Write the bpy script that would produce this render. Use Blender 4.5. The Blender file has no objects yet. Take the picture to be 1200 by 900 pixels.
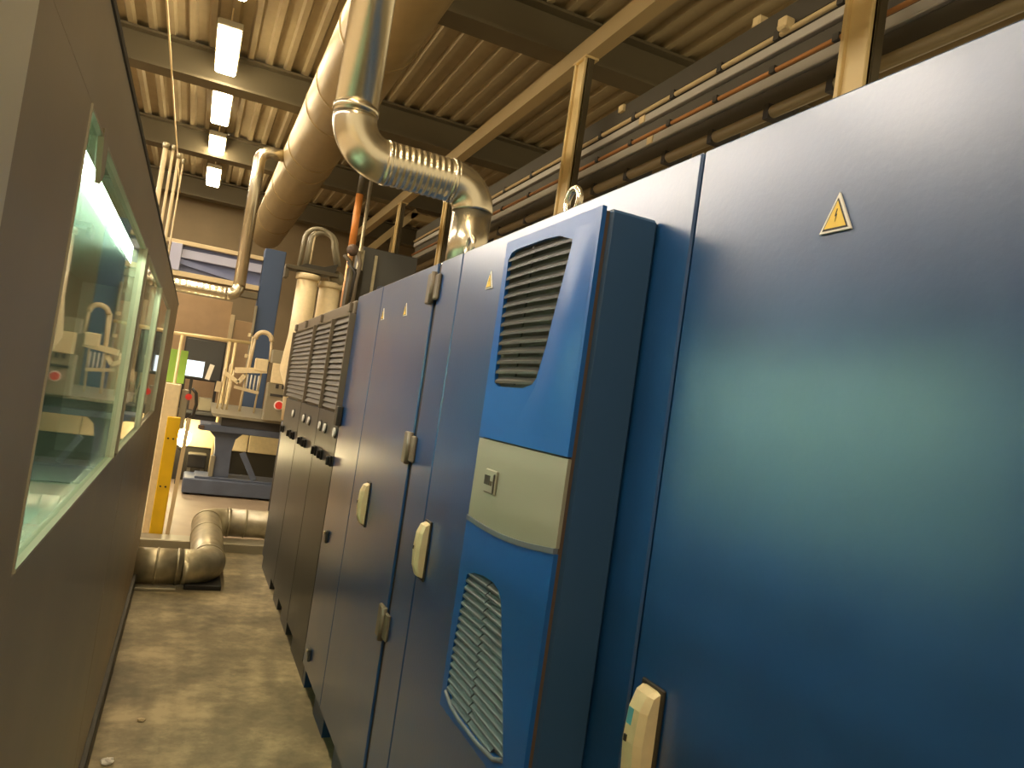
import bpy, math, random
from mathutils import Vector, Matrix
random.seed(7)
scene = bpy.context.scene
COL = scene.collection

# ------------------------------------------------------------------ camera
cam_d = bpy.data.cameras.new('camera'); cam = bpy.data.objects.new('camera', cam_d); COL.objects.link(cam)
FPX = 870.0
cam_d.sensor_fit = 'HORIZONTAL'; cam_d.sensor_width = 36.0; cam_d.lens = 36.0 * FPX / 1200.0
cam_d.clip_start = 0.02; cam_d.clip_end = 200
_Y = Vector((-375, 20, -FPX)).normalized()                 # world Y (down the aisle) in camera axes
_Z = Vector((0.145, 1, 0)); _Z.z = -(_Z.x * _Y.x + _Z.y * _Y.y) / _Y.z; _Z.normalize()
_X = _Y.cross(_Z)
cam.matrix_world = Matrix.Translation((0, 0, 1.51)) @ Matrix((_X, _Y, _Z)).to_4x4()
scene.camera = cam

# ------------------------------------------------------------------ world and exposure
world = bpy.data.worlds.new('hall_ambient'); scene.world = world; world.use_nodes = True
world.node_tree.nodes['Background'].inputs[0].default_value = (1.0, 0.80, 0.48, 1)
world.node_tree.nodes['Background'].inputs[1].default_value = 0.9
vs = scene.view_settings
vs.view_transform = 'Standard'; vs.look = 'None'; vs.gamma = 1.0; vs.use_curve_mapping = False
vs.exposure = 0.1
LAMP_COL = (1.0, 0.80, 0.50); LAMP_STR = 46.0
BAY_COL = (1.0, 0.88, 0.74); BAY_STR = 44.0
TUBE_COL = (0.86, 1.0, 0.84); TUBE_STR = 66.0

# ------------------------------------------------------------------ materials
def mat(name, col, rough=0.5, metal=0.0, emit=None, estr=0.0, noise=0.0, nscale=6.0, bump=0.0, bscale=60.0,
        stretch=(1, 1, 1), spec=0.5, rnoise=0.0, coat=0.0):
    m = bpy.data.materials.new(name); m.use_nodes = True
    nt = m.node_tree; b = nt.nodes['Principled BSDF']
    b.inputs['Base Color'].default_value = (*col, 1); b.inputs['Roughness'].default_value = rough
    b.inputs['Metallic'].default_value = metal; b.inputs['Specular IOR Level'].default_value = spec
    b.inputs['Coat Weight'].default_value = coat; b.inputs['Coat Roughness'].default_value = 0.25
    if emit: b.inputs['Emission Color'].default_value = (*emit, 1); b.inputs['Emission Strength'].default_value = estr
    if noise or bump or rnoise:
        tc = nt.nodes.new('ShaderNodeTexCoord'); mp = nt.nodes.new('ShaderNodeMapping')
        mp.inputs['Scale'].default_value = stretch
        nt.links.new(tc.outputs['Object'], mp.inputs['Vector'])
        n = nt.nodes.new('ShaderNodeTexNoise'); n.inputs['Scale'].default_value = nscale; n.inputs['Detail'].default_value = 6
        nt.links.new(mp.outputs[0], n.inputs['Vector'])
        if noise:
            r = nt.nodes.new('ShaderNodeValToRGB')
            r.color_ramp.elements[0].position = 0.3; r.color_ramp.elements[1].position = 0.72
            r.color_ramp.elements[0].color = (*[c * (1 - noise) for c in col], 1)
            r.color_ramp.elements[1].color = (*[min(1, c * (1 + noise)) for c in col], 1)
            nt.links.new(n.outputs['Fac'], r.inputs[0]); nt.links.new(r.outputs[0], b.inputs['Base Color'])
        if rnoise:
            mr = nt.nodes.new('ShaderNodeMapRange'); mr.inputs['To Min'].default_value = rough - rnoise
            mr.inputs['To Max'].default_value = rough + rnoise
            nt.links.new(n.outputs['Fac'], mr.inputs['Value']); nt.links.new(mr.outputs[0], b.inputs['Roughness'])
        if bump:
            n2 = nt.nodes.new('ShaderNodeTexNoise'); n2.inputs['Scale'].default_value = bscale; n2.inputs['Detail'].default_value = 4
            nt.links.new(mp.outputs[0], n2.inputs['Vector'])
            bp = nt.nodes.new('ShaderNodeBump'); bp.inputs['Strength'].default_value = bump; bp.inputs['Distance'].default_value = 0.002
            nt.links.new(n2.outputs['Fac'], bp.inputs['Height']); nt.links.new(bp.outputs[0], b.inputs['Normal'])
    return m

M = {}
M['blue'] = mat('blue_cabinet_paint', (0.006, 0.060, 0.190), 0.30, noise=0.10, nscale=5, bump=0.12, bscale=90, spec=0.9, rnoise=0.05, coat=0.75)
M['blue_dark'] = mat('dark_blue_paint', (0.012, 0.05, 0.12), 0.40, bump=0.1)
M['ac_blue'] = mat('cooling_unit_blue', (0.013, 0.105, 0.37), 0.30, spec=0.4, bump=0.05)
M['ac_side'] = mat('cooling_unit_body_blue', (0.026, 0.080, 0.185), 0.38, spec=0.6)
M['ac_grey'] = mat('cooling_unit_grey', (0.30, 0.29, 0.22), 0.45)
M['slat'] = mat('grille_slat', (0.034, 0.034, 0.029), 0.42)
M['slat_low'] = mat('lower_grille_slat', (0.125, 0.15, 0.19), 0.42)
M['black'] = mat('black_rubber', (0.012, 0.011, 0.009), 0.6)
M['seam'] = mat('seam_dark', (0.02, 0.02, 0.022), 0.7)
M['dark_grey'] = mat('dark_grey_cabinet', (0.045, 0.05, 0.052), 0.38, noise=0.1, spec=0.6)
M['louver'] = mat('louver_brown', (0.075, 0.060, 0.032), 0.5)
M['louver_frame'] = mat('louver_frame', (0.16, 0.13, 0.09), 0.45)
M['cream'] = mat('cream_plastic', (0.80, 0.66, 0.40), 0.4, noise=0.06, nscale=30)
M['cream_paint'] = mat('cream_paint', (0.62, 0.50, 0.30), 0.5, noise=0.05)
M['column_cream'] = mat('column_cream', (0.90, 0.82, 0.60), 0.35)
M['partition'] = mat('partition_tan', (0.44, 0.30, 0.165), 0.55, noise=0.06)
M['conduit_tan'] = mat('conduit_tan', (0.26, 0.21, 0.12), 0.5)
M['white'] = mat('white_print', (0.85, 0.82, 0.74), 0.5)
M['yellow'] = mat('warning_yellow', (0.85, 0.56, 0.06), 0.45)
M['post_yellow'] = mat('post_yellow', (0.82, 0.50, 0.01), 0.4, noise=0.08)
M['machine'] = mat('machine_brown_grey', (0.45, 0.365, 0.235), 0.42, metal=0.1, noise=0.10, nscale=3, bump=0.1, bscale=150, rnoise=0.05)
M['machine_dark'] = mat('machine_dark_trim', (0.035, 0.03, 0.02), 0.5)
M['frame_metal'] = mat('window_frame_metal', (0.55, 0.50, 0.38), 0.32, metal=0.7)
M['inside'] = mat('machine_inside', (0.60, 0.70, 0.63), 0.5)
M['galv'] = mat('galvanised_steel', (0.66, 0.60, 0.46), 0.27, metal=0.95)
M['galv_dull'] = mat('dull_galvanised_steel', (0.46, 0.41, 0.28), 0.42, metal=0.7, noise=0.18, nscale=14)
M['duct_cream'] = mat('insulated_duct_tan', (0.36, 0.27, 0.13), 0.38, metal=0.35, noise=0.06)
M['strut'] = mat('strut_steel', (0.78, 0.62, 0.32), 0.42, metal=0.15)
M['beam'] = mat('roof_beam_paint', (0.125, 0.105, 0.062), 0.6)
M['roof'] = mat('roof_sheet', (0.36, 0.295, 0.175), 0.55, noise=0.06)
M['purlin'] = mat('purlin_paint', (0.46, 0.36, 0.19), 0.55)
M['wall_beige'] = mat('wall_beige', (0.45, 0.35, 0.20), 0.5, noise=0.07, nscale=1.5, stretch=(1, 3, 0.2))
M['wall_brown'] = mat('wall_brown', (0.215, 0.16, 0.085), 0.6, noise=0.08, nscale=2)
M['dark_pipe'] = mat('dark_conduit', (0.06, 0.055, 0.045), 0.5)
M['grey_tray'] = mat('grey_cable_tray', (0.48, 0.48, 0.48), 0.4, metal=0.2)
M['copper'] = mat('copper_pipe', (0.50, 0.25, 0.10), 0.4, metal=0.5)
M['orange'] = mat('orange_pipe', (0.65, 0.24, 0.05), 0.45)
M['steel_blue'] = mat('blue_grey_steel', (0.10, 0.12, 0.17), 0.45, metal=0.2, noise=0.12)
M['column_blue'] = mat('column_blue', (0.05, 0.085, 0.17), 0.5)
M['beam_blue'] = mat('gantry_blue', (0.17, 0.20, 0.36), 0.45)
M['lilac'] = mat('gantry_pale_blue', (0.42, 0.44, 0.60), 0.45)
M['plate'] = mat('grey_plate', (0.30, 0.27, 0.19), 0.4, metal=0.3)
M['dark'] = mat('dark_equipment', (0.035, 0.032, 0.03), 0.5)
M['board'] = mat('dark_grey_board', (0.07, 0.07, 0.065), 0.5)
M['green'] = mat('green_panel', (0.30, 0.52, 0.08), 0.5)
M['red'] = mat('red_button', (0.75, 0.05, 0.04), 0.35)
M['screen'] = mat('screen_light', (0.2, 0.2, 0.2), 0.3, emit=(0.80, 0.93, 1.0), estr=1.5)
M['lamp'] = mat('lamp_diffuser', (0.9, 0.9, 0.9), 0.5, emit=LAMP_COL, estr=LAMP_STR)
M['bay_lamp'] = mat('bay_lamp_diffuser', (0.9, 0.9, 0.9), 0.5, emit=BAY_COL, estr=BAY_STR)
M['tube'] = mat('machine_tube', (0.9, 0.9, 0.9), 0.5, emit=TUBE_COL, estr=TUBE_STR)
M['work_lamp'] = mat('work_lamp_lens', (0.9, 0.9, 0.9), 0.5, emit=(1.0, 0.80, 0.42), estr=55.0)
M['blue_sticker'] = mat('blue_sticker', (0.12, 0.42, 0.55), 0.4)
M['rust'] = mat('brown_edge_gasket', (0.10, 0.065, 0.045), 0.6)

def glass(name, tint, ior=1.5):
    m = bpy.data.materials.new(name); m.use_nodes = True; nt = m.node_tree
    for n in list(nt.nodes): nt.nodes.remove(n)
    o = nt.nodes.new('ShaderNodeOutputMaterial'); mx = nt.nodes.new('ShaderNodeMixShader')
    lw = nt.nodes.new('ShaderNodeLayerWeight')          # Schlick reflectance of a thin pane
    pw = nt.nodes.new('ShaderNodeMath'); pw.operation = 'POWER'; pw.inputs[1].default_value = 6.0
    fr = nt.nodes.new('ShaderNodeMath'); fr.operation = 'MULTIPLY_ADD'; fr.inputs[1].default_value = 0.97; fr.inputs[2].default_value = 0.03
    nt.links.new(lw.outputs['Facing'], pw.inputs[0]); nt.links.new(pw.outputs[0], fr.inputs[0])
    tr = nt.nodes.new('ShaderNodeBsdfTransparent'); tr.inputs[0].default_value = (*tint, 1)
    gl = nt.nodes.new('ShaderNodeBsdfGlossy'); gl.inputs['Roughness'].default_value = 0.02
    nt.links.new(fr.outputs[0], mx.inputs[0]); nt.links.new(tr.outputs[0], mx.inputs[1]); nt.links.new(gl.outputs[0], mx.inputs[2])
    nt.links.new(mx.outputs[0], o.inputs[0]); return m
M['glass'] = glass('machine_glass', (0.80, 0.88, 0.82))

def floor_material():
    m = bpy.data.materials.new('concrete_floor'); m.use_nodes = True; nt = m.node_tree; b = nt.nodes['Principled BSDF']
    tc = nt.nodes.new('ShaderNodeTexCoord')
    def noise(scale, detail, rough=0.6):
        n = nt.nodes.new('ShaderNodeTexNoise'); n.inputs['Scale'].default_value = scale; n.inputs['Detail'].default_value = detail
        n.inputs['Roughness'].default_value = rough; nt.links.new(tc.outputs['Object'], n.inputs['Vector']); return n
    n1 = noise(2.2, 8, 0.65); n2 = noise(9.0, 6)
    r = nt.nodes.new('ShaderNodeValToRGB'); e = r.color_ramp.elements
    e[0].position = 0.36; e[0].color = (0.13, 0.105, 0.058, 1); e[1].position = 0.64; e[1].color = (0.44, 0.35, 0.20, 1)
    x = r.color_ramp.elements.new(0.5); x.color = (0.23, 0.188, 0.105, 1)
    mx = nt.nodes.new('ShaderNodeMath'); mx.operation = 'MULTIPLY_ADD'; mx.inputs[1].default_value = 0.35; mx.inputs[2].default_value = -0.17
    ad = nt.nodes.new('ShaderNodeMath'); ad.operation = 'ADD'
    nt.links.new(n2.outputs['Fac'], mx.inputs[0]); nt.links.new(n1.outputs['Fac'], ad.inputs[0]); nt.links.new(mx.outputs[0], ad.inputs[1])
    nt.links.new(ad.outputs[0], r.inputs[0]); nt.links.new(r.outputs[0], b.inputs['Base Color'])
    b.inputs['Roughness'].default_value = 0.6
    bp = nt.nodes.new('ShaderNodeBump'); bp.inputs['Strength'].default_value = 0.25; bp.inputs['Distance'].default_value = 0.004
    nt.links.new(n2.outputs['Fac'], bp.inputs['Height']); nt.links.new(bp.outputs[0], b.inputs['Normal'])
    return m
M['floor'] = floor_material()
M['floor_far'] = mat('painted_floor_pinkish', (0.30, 0.225, 0.145), 0.5, noise=0.12, nscale=3)

# ------------------------------------------------------------------ mesh builder
class MB:
    def __init__(s): s.v = []; s.f = []; s.sm = []
    def add(s, vs, fs, smooth=False):
        o = len(s.v); s.v += [tuple(v) for v in vs]
        for f in fs: s.f.append([i + o for i in f]); s.sm.append(smooth)
        return s
    def box(s, x0, x1, y0, y1, z0, z1, c=0.0):
        if c <= 0:
            return s.add([(x, y, z) for x in (x0, x1) for y in (y0, y1) for z in (z0, z1)],
                         [(0, 1, 3, 2), (4, 6, 7, 5), (0, 4, 5, 1), (2, 3, 7, 6), (0, 2, 6, 4), (1, 5, 7, 3)])
        # chamfered box: three nested rectangles along each axis -> 24 vertices
        vs = []; idx = {}
        lo = (x0, y0, z0); hi = (x1, y1, z1)
        for sx in (0, 1):
            for sy in (0, 1):
                for sz in (0, 1):
                    sg = (sx, sy, sz)
                    for ax in range(3):
                        p = []
                        for k in range(3):
                            e = hi[k] if sg[k] else lo[k]
                            p.append(e if k == ax else (e - c if sg[k] else e + c))
                        idx[(sg, ax)] = len(vs); vs.append(tuple(p))
        fs = []
        for ax in range(3):
            a, b = [k for k in range(3) if k != ax]
            for sd in (0, 1):
                q = []
                for (p, r) in ((0, 0), (1, 0), (1, 1), (0, 1)):
                    sg = [0, 0, 0]; sg[ax] = sd; sg[a] = p; sg[b] = r; q.append(idx[(tuple(sg), ax)])
                fs.append(q)
            for p in (0, 1):                      # edge chamfers run along ax
                for r in (0, 1):
                    q = []
                    for (t, A) in ((0, a), (1, a), (1, b), (0, b)):
                        sg = [0, 0, 0]; sg[ax] = t; sg[a] = p; sg[b] = r; q.append(idx[(tuple(sg), A)])
                    fs.append(q)
        for sx in (0, 1):
            for sy in (0, 1):
                for sz in (0, 1): fs.append([idx[((sx, sy, sz), k)] for k in range(3)])
        return s.add(vs, fs)
    def prism_x(s, poly, x0, x1):                 # polygon in (y, z) extruded along x
        n = len(poly)
        vs = [(x0, p[0], p[1]) for p in poly] + [(x1, p[0], p[1]) for p in poly]
        fs = [list(range(n)), list(range(2 * n - 1, n - 1, -1))] + [(i, (i + 1) % n, n + (i + 1) % n, n + i) for i in range(n)]
        return s.add(vs, fs)
    def prism_y(s, poly, y0, y1):                 # polygon in (x, z) extruded along y
        n = len(poly)
        vs = [(p[0], y0, p[1]) for p in poly] + [(p[0], y1, p[1]) for p in poly]
        fs = [list(range(n)), list(range(2 * n - 1, n - 1, -1))] + [(i, (i + 1) % n, n + (i + 1) % n, n + i) for i in range(n)]
        return s.add(vs, fs)
    def tube(s, path, r, n=20, caps=True):        # r: number or list per point
        P = [Vector(p) for p in path]; m = len(P)
        R = r if isinstance(r, (list, tuple)) else [r] * m
        T = []
        for i in range(m):
            t = (P[min(i + 1, m - 1)] - P[max(i - 1, 0)]); T.append(t.normalized() if t.length > 1e-9 else (T[-1] if T else Vector((0, 0, 1))))
        up = Vector((0, 0, 1)) if abs(T[0].z) < 0.9 else Vector((1, 0, 0))
        u = (up - T[0] * up.dot(T[0])).normalized(); vs = []
        for i in range(m):
            u = (u - T[i] * u.dot(T[i])).normalized(); w = T[i].cross(u)
            for k in range(n):
                a = 2 * math.pi * k / n; vs.append(P[i] + (u * math.cos(a) + w * math.sin(a)) * R[i])
        fs = [(i * n + k, i * n + (k + 1) % n, (i + 1) * n + (k + 1) % n, (i + 1) * n + k) for i in range(m - 1) for k in range(n)]
        s.add(vs, fs, True)
        if caps:
            o = len(s.v) - n * m
            s.f.append([o + k for k in range(n - 1, -1, -1)]); s.sm.append(False)
            s.f.append([o + (m - 1) * n + k for k in range(n)]); s.sm.append(False)
        return s
    def bar(s, a, b, w, h=None):                  # square bar between two points
        h = h or w; a = Vector(a); b = Vector(b); t = (b - a).normalized()
        up = Vector((0, 0, 1)) if abs(t.z) < 0.95 else Vector((0, 1, 0))
        u = t.cross(up).normalized(); v = u.cross(t)
        vs = [p + u * sx * w / 2 + v * sz * h / 2 for p in (a, b) for sx, sz in ((-1, -1), (1, -1), (1, 1), (-1, 1))]
        return s.add(vs, [(3, 2, 1, 0), (4, 5, 6, 7), (0, 1, 5, 4), (1, 2, 6, 5), (2, 3, 7, 6), (3, 0, 4, 7)])
    def sphere(s, c, r, n=14, m=8, sq=(1, 1, 1)):
        vs = []; fs = []
        for i in range(m + 1):
            p = math.pi * i / m
            for k in range(n):
                a = 2 * math.pi * k / n
                vs.append((c[0] + r * sq[0] * math.sin(p) * math.cos(a), c[1] + r * sq[1] * math.sin(p) * math.sin(a), c[2] + r * sq[2] * math.cos(p)))
        for i in range(m):
            for k in range(n): fs.append((i * n + k, i * n + (k + 1) % n, (i + 1) * n + (k + 1) % n, (i + 1) * n + k))
        return s.add(vs, fs, True)
    def build(s, name, m, parent=None, origin=None):
        me = bpy.data.meshes.new(name)
        o3 = Vector(origin) if origin else Vector((0, 0, 0))
        if parent is not None and origin is None: o3 = Vector(parent['_base'])
        me.from_pydata([tuple(Vector(v) - o3) for v in s.v], [], s.f)
        me.polygons.foreach_set('use_smooth', s.sm); me.materials.append(M[m] if isinstance(m, str) else m)
        import bmesh
        bm = bmesh.new(); bm.from_mesh(me); bmesh.ops.recalc_face_normals(bm, faces=bm.faces); bm.to_mesh(me); bm.free()
        me.update()
        ob = bpy.data.objects.new(name, me); COL.objects.link(ob)
        ob['_base'] = tuple(o3)
        if parent is not None: ob.parent = parent
        else: ob.location = o3
        return ob

def tag(o, label=None, cat=None, group=None, kind=None):
    if label: o['label'] = label
    if cat: o['category'] = cat
    if group: o['group'] = group
    if kind: o['kind'] = kind
    return o
def thing(name, base, label, cat, group=None):
    o = bpy.data.objects.new(name, None); COL.objects.link(o); o.location = base; o.empty_display_size = 0.1
    o['_base'] = tuple(base); return tag(o, label, cat, group)
def struct(o): o['kind'] = 'structure'; return o
def arc(c, r, u, v, a0, a1, n=10):
    c = Vector(c); u = Vector(u); v = Vector(v)
    return [c + u * r * math.cos(a0 + (a1 - a0) * i / n) + v * r * math.sin(a0 + (a1 - a0) * i / n) for i in range(n + 1)]
PI = math.pi

# ------------------------------------------------------------------ the hall
struct(MB().box(-9.5, 8, -4, 6.78, -0.1, 0.0).build('floor', 'floor'))
struct(MB().box(-9.5, 8, 6.92, 18, -0.1, 0.0).build('floor_beyond_kerb', 'floor_far'))
k = struct(MB().box(-3.0, 3.0, 6.70, 6.92, -0.1, 0.075, 0.008).build('trim_1', 'plate'))
wl = struct(MB().box(-9.5, -9.3, -4, 18, 0, 5.6).build('wall_left', 'wall_beige'))
wf = struct(MB().box(-9.5, 8, 17.6, 17.8, 0, 5.6).build('wall_far', 'wall_brown'))
struct(MB().box(7.8, 8, 8, 18, 0, 5.6).build('wall_right', 'wall_brown'))
# trapezoid-profiled roof sheet, ribs along the aisle
prof = []; x = -9.5
while x < 8.0:
    prof += [(x, 5.56), (x + 0.12, 5.56), (x + 0.145, 5.505), (x + 0.205, 5.505)]; x += 0.23
poly = prof + [(p[0], p[1] + 0.02) for p in reversed(prof)]
mb = MB(); n = len(prof)
vs = [(p[0], y, p[1]) for y in (-4, 18) for p in prof]
mb.add(vs, [(i, i + 1, n + i + 1, n + i) for i in range(n - 1)])
struct(mb.build('ceiling', 'roof'))
def ibeam_x(y, z1=5.5, depth=0.42, w=0.30):
    b = MB()
    b.box(-9.3, 7.8, y - w / 2, y + w / 2, z1 - depth, z1 - depth + 0.03)
    b.box(-9.3, 7.8, y - w / 2, y + w / 2, z1 - 0.03, z1)
    b.box(-9.3, 7.8, y - 0.03, y + 0.03, z1 - depth + 0.03, z1 - 0.03)
    return b
for i, y in enumerate((-0.3, 3.2, 6.7, 10.25, 13.75, 17.2)):
    struct(ibeam_x(y).build('trim_%d' % (i + 2), 'beam'))
struct(MB().box(2.90, 3.03, -4, 17.5, 4.90, 5.078).build('trim_8', 'purlin'))

# strut posts under the purlin that carry the pipe rack
def strut_post(y, z0, z1, label, w=0.13, x=2.965):
    t = thing('strut_post', (x, y, z0), label, 'post', 'steel strut posts beside the pipe rack')
    MB().box(x - 0.05, x - 0.035, y - w / 2, y + w / 2, z0, z1).build('channel_web', 'strut', t)
    MB().box(x - 0.075, x - 0.03, y - w / 2, y - w / 2 + 0.03, z0, z1, 0.004).build('channel_flange', 'strut', t)
    MB().box(x - 0.075, x - 0.03, y + w / 2 - 0.03, y + w / 2, z0, z1, 0.004).build('channel_flange', 'strut', t)
    MB().box(x - 0.03, x + 0.02, y - w / 2 - 0.012, y - w / 2 + 0.02, z0, z1).build('back_channel', 'louver', t)
    MB().box(x - 0.08, x + 0.06, y - w / 2 - 0.02, y + w / 2 + 0.02, z1 - 0.02, z1).build('head_plate', 'strut', t)
    return t
strut_post(2.90, 0, 4.90, 'nearest bright steel strut post rising above the blue cabinets', 0.19)
strut_post(6.23, 0, 4.90, 'steel strut post above the blue cooling unit, second from the camera', 0.21)
strut_post(10.03, 0, 4.90, 'thin steel strut post just left of the silver duct foot', 0.17)
strut_post(12.86, 0, 4.90, 'farthest steel strut post, left of the silver duct bend', 0.16)

# pipe rack: trays and conduits running along the hall
def run_box(name, z0, z1, x0, x1, m, label, cat):
    o = MB().box(x0, x1, -1.5, 12.4, z0, z1, 0.006).build(name, m, None, (x0, -1.5, z0)); return tag(o, label, cat, 'runs on the pipe rack')
def run_tube(name, z, x, r, m, label, cat):
    o = MB().tube([(x, -1.5, z), (x, 12.4, z)], r, 12).build(name, m, None, (x, -1.5, z)); return tag(o, label, cat, 'runs on the pipe rack')
run_box('cable_trunking', 4.222, 4.378, 3.157, 3.314, 'dark_pipe', 'black cable trunking along the top of the pipe rack', 'trunking')
run_tube('conduit', 4.181, 3.139, 0.018, 'cream_paint', 'thin cream conduit under the black top trunking of the pipe rack', 'conduit')
run_box('cable_tray', 4.082, 4.148, 3.139, 3.279, 'grey_tray', 'upper grey cable tray on the pipe rack', 'cable tray')
run_box('cable_trunking', 3.978, 4.078, 3.174, 3.296, 'dark_pipe', 'black trunking between the two grey trays of the pipe rack', 'trunking')
run_tube('copper_pipe', 3.948, 3.139, 0.016, 'copper', 'copper coloured pipe above the lower grey tray of the pipe rack', 'pipe')
run_box('cable_tray', 3.856, 3.929, 3.139, 3.279, 'grey_tray', 'lower grey cable tray on the pipe rack', 'cable tray')
run_box('cable_trunking', 3.725, 3.852, 3.165, 3.314, 'dark_pipe', 'lowest black trunking on the pipe rack', 'trunking')
run_tube('large_conduit', 3.673, 3.157, 0.040, 'conduit_tan', 'thick tan conduit lowest on the pipe rack above the blue cabinets', 'conduit')
ORD = ('first', 'second', 'third', 'fourth', 'fifth', 'sixth', 'seventh', 'eighth', 'ninth', 'tenth', 'eleventh')
for i, y in enumerate((2.0, 3.27, 3.79, 4.36, 4.93, 5.49, 6.06, 6.80, 7.59, 8.37, 9.16)):
    t = thing('pipe_clamp_bracket', (3.22, y, 3.62), ORD[i] + ' black clamp bracket from the camera along the pipe rack', 'bracket', 'clamp brackets on the pipe rack')
    MB().box(3.320, 3.366, y - 0.026, y + 0.026, 3.62, 4.41).build('upright', 'dark', t)
    for z, lo, hi in ((4.181, 0.030, 0.034), (3.948, 0.018, 0.026), (3.673, 0.048, 0.050)):
        MB().box(3.117, 3.320, y - 0.024, y + 0.024, z - lo, z + hi).build('clamp', 'dark', t)
for i, (y, z) in enumerate(((4.077, 4.418), (3.70, 4.21))):
    t = thing('junction_box', (3.12, y, z), ['small cream junction box on top of the black trunking', 'small cream junction box clipped to the thin cream conduit'][i], 'junction box')
    bx0 = (3.165, 3.07)[i]
    MB().box(bx0, bx0 + 0.085, y - 0.04, y + 0.04, z - 0.04, z + 0.04, 0.012).build('body', 'cream', t)
    MB().tube([(bx0 + 0.045, y + 0.04, z), (bx0 + 0.045, y + 0.065, z)], 0.018, 10).build('gland', 'cream', t)
for (y, z0, lb) in ((5.75, 4.34, 'pale marker plate on the top black trunking'), (5.36, 4.115, 'pale marker plate on the upper grey tray'), (5.19, 3.89, 'pale marker plate on the lower grey tray')):
    tag(MB().box(3.131, 3.1395 if z0 < 4.2 else 3.158, y - 0.04, y + 0.04, z0 - 0.03, z0 + 0.03).build('rack_marker', 'cream', None, (3.135, y, z0)), lb, 'marker', 'marker plates on the pipe rack')

# ceiling lamps, one row down the aisle
lamp_labels = {9.36: 'largest bright ceiling lamp, nearest of the four in view', 11.45: 'second ceiling lamp from the camera down the row',
               13.52: 'third ceiling lamp from the camera down the row', 15.6: 'farthest and smallest ceiling lamp of the row'}
def ceiling_lamp(x, y, label, group, m='lamp'):
    t = thing('ceiling_lamp', (x, y, 5.2), label, 'lamp', group)
    MB().box(x - 0.135, x + 0.135, y - 0.66, y + 0.66, 5.225, 5.30, 0.01).build('housing', 'plate', t)
    MB().box(x - 0.12, x + 0.12, y - 0.64, y + 0.64, 5.17, 5.224, 0.02).build('diffuser', m, t)
    for dy in (-0.5, 0.5): MB().tube([(x, y + dy, 5.30), (x, y + dy, 5.505)], 0.008, 8).build('hanger_rod', 'strut', t)
LY = (-1.0, 1.04, 3.12, 5.2, 7.28, 9.36, 11.45, 13.52, 15.6)
for y in LY: ceiling_lamp(-0.165, y, lamp_labels.get(y, 'ceiling lamp of the aisle row overhead, above the picture'), 'ceiling lamps over the aisle')
for x in (-3.5, -4.2, -4.9):
    for y in LY: ceiling_lamp(x, y, 'ceiling lamp over the left bay, hidden behind the enclosed machine', 'ceiling lamps over the left bay', 'bay_lamp')
tag(MB().tube([(-0.76, -3, 5.06), (-0.76, 17, 5.06)], 0.012, 8).build('cable_conduit', 'strut', None, (-0.76, -3, 5.06)), 'thin pale conduit under the roof left of the ceiling lamps', 'conduit')

# large tan round duct under the roof
t = thing('round_duct', (0.98, -2, 4.41), 'wide tan round duct running under the roof away from the camera', 'duct')
MB().tube([(0.98, -2, 4.41), (0.98, 15.8, 4.41)], 0.32, 40).build('duct_shell', 'duct_cream', t)
for y in (3.2, 4.6, 6.0, 7.2, 7.9, 9.4, 10.0, 11.4, 12.6, 14.0):
    MB().tube([(0.98, y - 0.02, 4.41), (0.98, y + 0.02, 4.41)], 0.327, 40).build('joint_band', 'duct_cream', t)
for y in (3.6, 8.6, 13.0):
    MB().bar((0.98, y, 4.72), (0.98, y, 5.51), 0.03).build('hanger', 'beam', t)

# silver duct beside the camera: down, across, down onto the cabinets
t = thing('spiral_duct', (0.89, 2.68, 2.0), 'shiny galvanised duct bending down onto the blue cabinets', 'duct')
Yd = 2.68; r = 0.077; rb = 0.135; xv, zh, xr = 0.398, 2.345, 0.885
MB().tube([(xv, Yd, 5.5), (xv, Yd, zh + rb)], r, 36).build('vertical_section', 'galv', t)
MB().tube(arc((xv + rb, Yd, zh + rb), rb, (-1, 0, 0), (0, 0, -1), 0, PI / 2, 14), r * 1.02, 36).build('elbow', 'galv', t)
x0 = xv + rb; x1 = xr - 0.10; pts = []; rad = []
nn = 44
for i in range(nn + 1):
    pts.append((x0 + (x1 - x0) * i / nn, Yd, zh)); rad.append(r * (1.0 if i % 4 < 2 else 1.035))
MB().tube(pts, rad, 36).build('ribbed_section', 'galv', t)
MB().tube(arc((x1, Yd, zh - 0.10), 0.10, (0, 0, 1), (1, 0, 0), 0, PI / 2, 12), r * 1.02, 36).build('elbow', 'galv', t)
MB().tube([(xr, Yd, zh - 0.10), (xr, Yd, 2.0)], r * 0.98, 36).build('drop_section', 'galv', t)
MB().tube([(xr, Yd, 2.0), (xr, Yd, 2.03)], r * 1.22, 36).build('collar', 'galv', t)
for (a, b) in (((xv, Yd, zh + rb + 0.01), (xv, Yd, zh + rb + 0.03)), ((xv, Yd, 3.3), (xv, Yd, 3.33)), ((xv, Yd, 4.4), (xv, Yd, 4.43)), ((x0 - 0.008, Yd, zh), (x0 + 0.01, Yd, zh)), ((x1 - 0.01, Yd, zh), (x1 + 0.008, Yd, zh))):
    MB().tube([a, b], r * 1.06, 36).build('joint_band', 'galv', t)

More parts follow.
